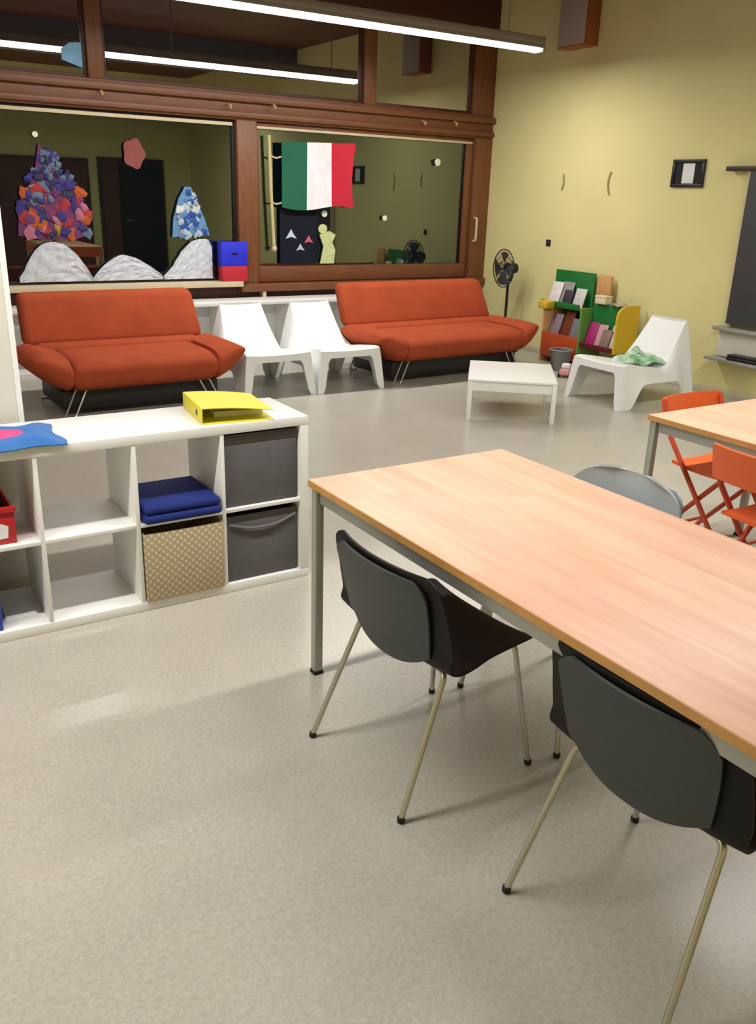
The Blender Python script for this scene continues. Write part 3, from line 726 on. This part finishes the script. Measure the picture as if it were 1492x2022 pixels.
def scrap_mesh(seed):
    rnd = random.Random(seed); b = bm_(); n = 5
    v = [b.verts.new((math.cos(2*PI*k/n)*rnd.uniform(.5, 1.2), rnd.uniform(-.3, .3), math.sin(2*PI*k/n)*rnd.uniform(.5, 1.2))) for k in range(n)]
    c = b.verts.new((0, -.3, 0))
    for k in range(n): b.faces.new((v[k], v[(k+1) % n], c))
    b.faces.new(v[::-1])
    return b
def collage(name, loc, base_pts, base_mat, cols, n, size, label, halfw, trunk=None):
    t = thing(name, label, 'decoration', loc)
    obj('backing', prism(bm_(), base_pts, -.003, 0), base_mat, t, False)
    protos = {}
    rnd = random.Random(hash(name) % 1000 if False else len(name)*31)
    zmax = max(z for x, z in base_pts)
    for k in range(n):
        ci = rnd.choices(range(len(cols)), [c[1] for c in cols])[0]
        for _ in range(40):
            z = rnd.uniform(.02, zmax*.92); x = rnd.uniform(-1, 1)*halfw(z)
            break
        if z > zmax*.55 and len(cols) > 5: ci = rnd.choice([5, 6, 2])
        key = (ci, k % 3)
        if key not in protos:
            o = obj('paper_scrap', scrap_mesh(k), cols[ci][0], t, False); protos[key] = o
        else:
            o = protos[key].copy(); C.objects.link(o); o.parent = t
        s = size*rnd.uniform(.7, 1.25)*(1 if z < zmax*.6 else .6)
        o.location = (x, -.005-.012*rnd.random(), z); o.rotation_euler = (0, rnd.uniform(0, 6), 0); o.scale = (s, .03, s)
    if trunk: obj('trunk', B(-.02, .02, -.006, 0, trunk, 0.02), mat('brown card', (84, 54, 36), .8), t)
    return t
def cm(n_, c_): return mat('tissue '+n_, tuple(int(v*.86) for v in c_), .75, .12, 20.)
cols = [(cm('red', (190, 48, 58)), 3), (cm('orange', (206, 92, 36)), 3), (cm('indigo', (62, 52, 140)), 3), (cm('plum', (122, 58, 116)), 2), (cm('pink', (206, 120, 150)), 1.5), (cm('grey blue', (110, 128, 158)), 1.5), (cm('dark blue', (44, 50, 92)), 1.5), (cm('yellow', (200, 150, 60)), .8)]
collage('paper_tree', (1.90, YG, 1.19), [(-.33, .02), (-.31, .20), (-.27, .38), (-.15, .50), (-.08, .80), (.02, .62), (.14, .48), (.24, .38), (.28, .18), (.29, .02), (.10, -.02), (-.10, -.02)], cm('plum', (122, 58, 116)), cols, 130, .058,
        'colourful tissue paper tree on the left window', lambda z: .29 if z < .38 else max(.02, .29*(1-(z-.38)/.42)), -.05)
cols2 = [(cm('ice', (200, 220, 236)), 3), (cm('sky', (110, 164, 214)), 3), (cm('royal', (44, 88, 178)), 3), (cm('lilac', (176, 170, 206)), 1), (cm('snow', (236, 240, 244)), 2)]
collage('paper_tree', (3.19, YG, 1.20), [(-.19, 0), (-.17, .18), (-.11, .36), (-.04, .47), (.02, .47), (.07, .36), (.15, .18), (.20, .02)], cm('sky', (110, 164, 214)), cols2, 46, .05,
        'blue and white tissue paper tree on the left window', lambda z: .18*(1-z/.56), -.04)
# pink flower shape
b = bm_(); pts = [((.10+.010*math.cos(5*a))*math.cos(a), (.13+.010*math.cos(5*a))*math.sin(a)) for a in [2*PI*k/40 for k in range(40)]]
prism(b, pts, -.004, 0); o = tag(obj('paper_flower', b, mat('dusty pink paper', (132, 70, 66), .8, .15, 12.), smooth=False), 'dusty pink paper flower high on the left window', 'decoration'); o.location = (2.67, YG, 1.945)
# blue and red box on the sill
t = thing('stacked_carton', 'blue over red carton standing on the sill at the window post', 'box', (3.60, YB-.105, .776))
obj('lower_half', B(-.135, .135, -.032, .09, 0, .15, bev=.003), M_redcard, t); obj('upper_half', B(-.14, .14, -.034, .09, .15, .385, bev=.004), M_blue, t)
obj('slot', B(-.03, .03, -.036, -.034, .26, .28), M_navydark, t)
# flag with pole
t = thing('flag', 'green, white and red flag on a bamboo pole at the right window', 'flag', (4.05, YG-.05, 1.06))
b = bm_(); tube(b, [(.03, 0, .0), (.0, 0, .6), (-.015, 0, 1.12)], .017, 8); obj('pole', b, mat('bamboo', (200, 186, 140), .6, .1, 20.), t)
b = bm_(); bmesh.ops.create_uvsphere(b, u_segments=12, v_segments=8, radius=.03, matrix=Matrix.Translation((.03, 0, .03))); obj('knob', b, mat('pale knob', (206, 186, 170), .6), t)
for zz in (.93, .49):
    b = bm_(); tube(b, [(-.01, -.01, zz), (.05, -.02, zz-.02), (.115, -.005, zz-.005)], .009, 6); obj('tie', b, mat('bamboo', (200, 186, 140), .6, .1, 20.), t)
FW = .86
def flagfn(u0, u1):
    def fn(u, v):
        q = u0+(u1-u0)*u
        return Vector((.115+FW*q-.03*math.sin(PI*v)*sstep(.7, 1, q), -.02+.022*math.sin(9*q+1.5*v)*q, .44+.625*v-.025*math.sin(6*q)*(1-v)+.03*q*(v)))
    return fn
for (u0, u1, n_, c_) in ((0, .335, 'green', (20, 96, 72)), (.335, .68, 'white', (232, 232, 240)), (.68, 1, 'red', (196, 30, 54))):
    b = bm_(); grid(b, flagfn(u0, u1), 12, 14, .003); obj(n_+'_stripe', b, mat('flag '+n_, c_, .8, .06, 8., .2, 60.), t)
# navy poster with small shapes
t = thing('navy_poster', 'dark navy poster with small pale shapes below the flag', 'poster', (4.39, YG, .93))
obj('sheet', B(-.22, .22, -.004, 0, 0, .56), M_navydark, t)
for (x, z, s, c_, n_) in ((-.09, .29, .065, (190, 214, 222), 'ice cut'), (.12, .24, .055, (208, 90, 110), 'rose cut'), (.02, .16, .05, (190, 190, 204), 'grey cut')):
    obj('cutout', prism(bm_(), [(x-s, z-s*.5), (x, z-s*.2), (x+s, z-s*.5), (x+s*.3, z+s*.4), (x, z+s)], -.008, -.004), mat(n_, c_, .8), t, False)
# pale green figure cut-out
t = thing('paper_figure', 'pale green paper figure at the bottom of the right window', 'decoration', (4.74, YG, .93))
obj('body', prism(bm_(), [(-.09, 0), (.08, 0), (.10, .14), (.06, .22), (.10, .30), (.02, .34), (-.10, .30), (-.05, .18)], -.005, 0), mat('pale green card', (196, 204, 150), .8, .15, 20.), t, False)
obj('head', prism(bm_(), [(-.06+.055*math.cos(a), .36+.05*math.sin(a)) for a in [2*PI*k/12 for k in range(12)]], -.006, -.001), mat('pale green card', (196, 204, 150), .8), t, False)
def dot(x, z, r, label, c_=(232, 230, 216)):
    b = bm_(); prism(b, [(r*math.cos(2*PI*k/7)*(1+.15*(k % 2)), r*math.sin(2*PI*k/7)) for k in range(7)], -.006, 0)
    o = tag(obj('paper_star', b, mat('cream paper', c_, .8), smooth=False), label, 'decoration', 'small paper stars on the windows'); o.location = (x, YG, z)
dot(6.16, 2.02, .04, 'small cream paper star high on the right window')
dot(4.70, 1.445, .035, 'small cream paper star just below the flag')
dot(5.47, 1.41, .03, 'small cream paper star in the middle of the right window')
dot(1.80, 2.06, .025, 'small cream paper star above the colourful paper tree')
# blue sticker on upper pane
b = bm_(); prism(b, [(-.10, -.05), (.10, -.11), (.10, .10), (-.02, .09), (-.09, .04)], -.004, 0)
o = tag(obj('blue_sticker', b, mat('light blue film', (120, 180, 220), .5, .2, 14.), smooth=False), 'light blue sticker in the corner of the upper left pane', 'sticker'); o.location = (2.19, YB+.02, 2.73)
# hooks on transom
for k, (x, z, lab) in enumerate(((2.38, 2.43, 'brass hook on the transom above the dusty pink flower'), (3.60, 2.41, 'brass hook on the transom left of the window post'), (4.07, 2.44, 'brass hook on the transom above the flag pole'), (5.88, 2.41, 'brass hook on the transom over the right window, the further left of two'), (6.31, 2.43, 'brass hook on the transom nearest the yellow wall'))):
    b = bm_(); tube(b, bend([(0, .05, .02), (0, -.005, .02), (0, -.02, -.02), (0, -.04, -.02), (0, -.04, .01)], .012), .008, 6)
    o = tag(obj('hook', b, mat('pale brass', (214, 180, 130), .4, metal=.3)), lab, 'hook', 'hooks on the transom'); o.location = (x, YB-.10, z)
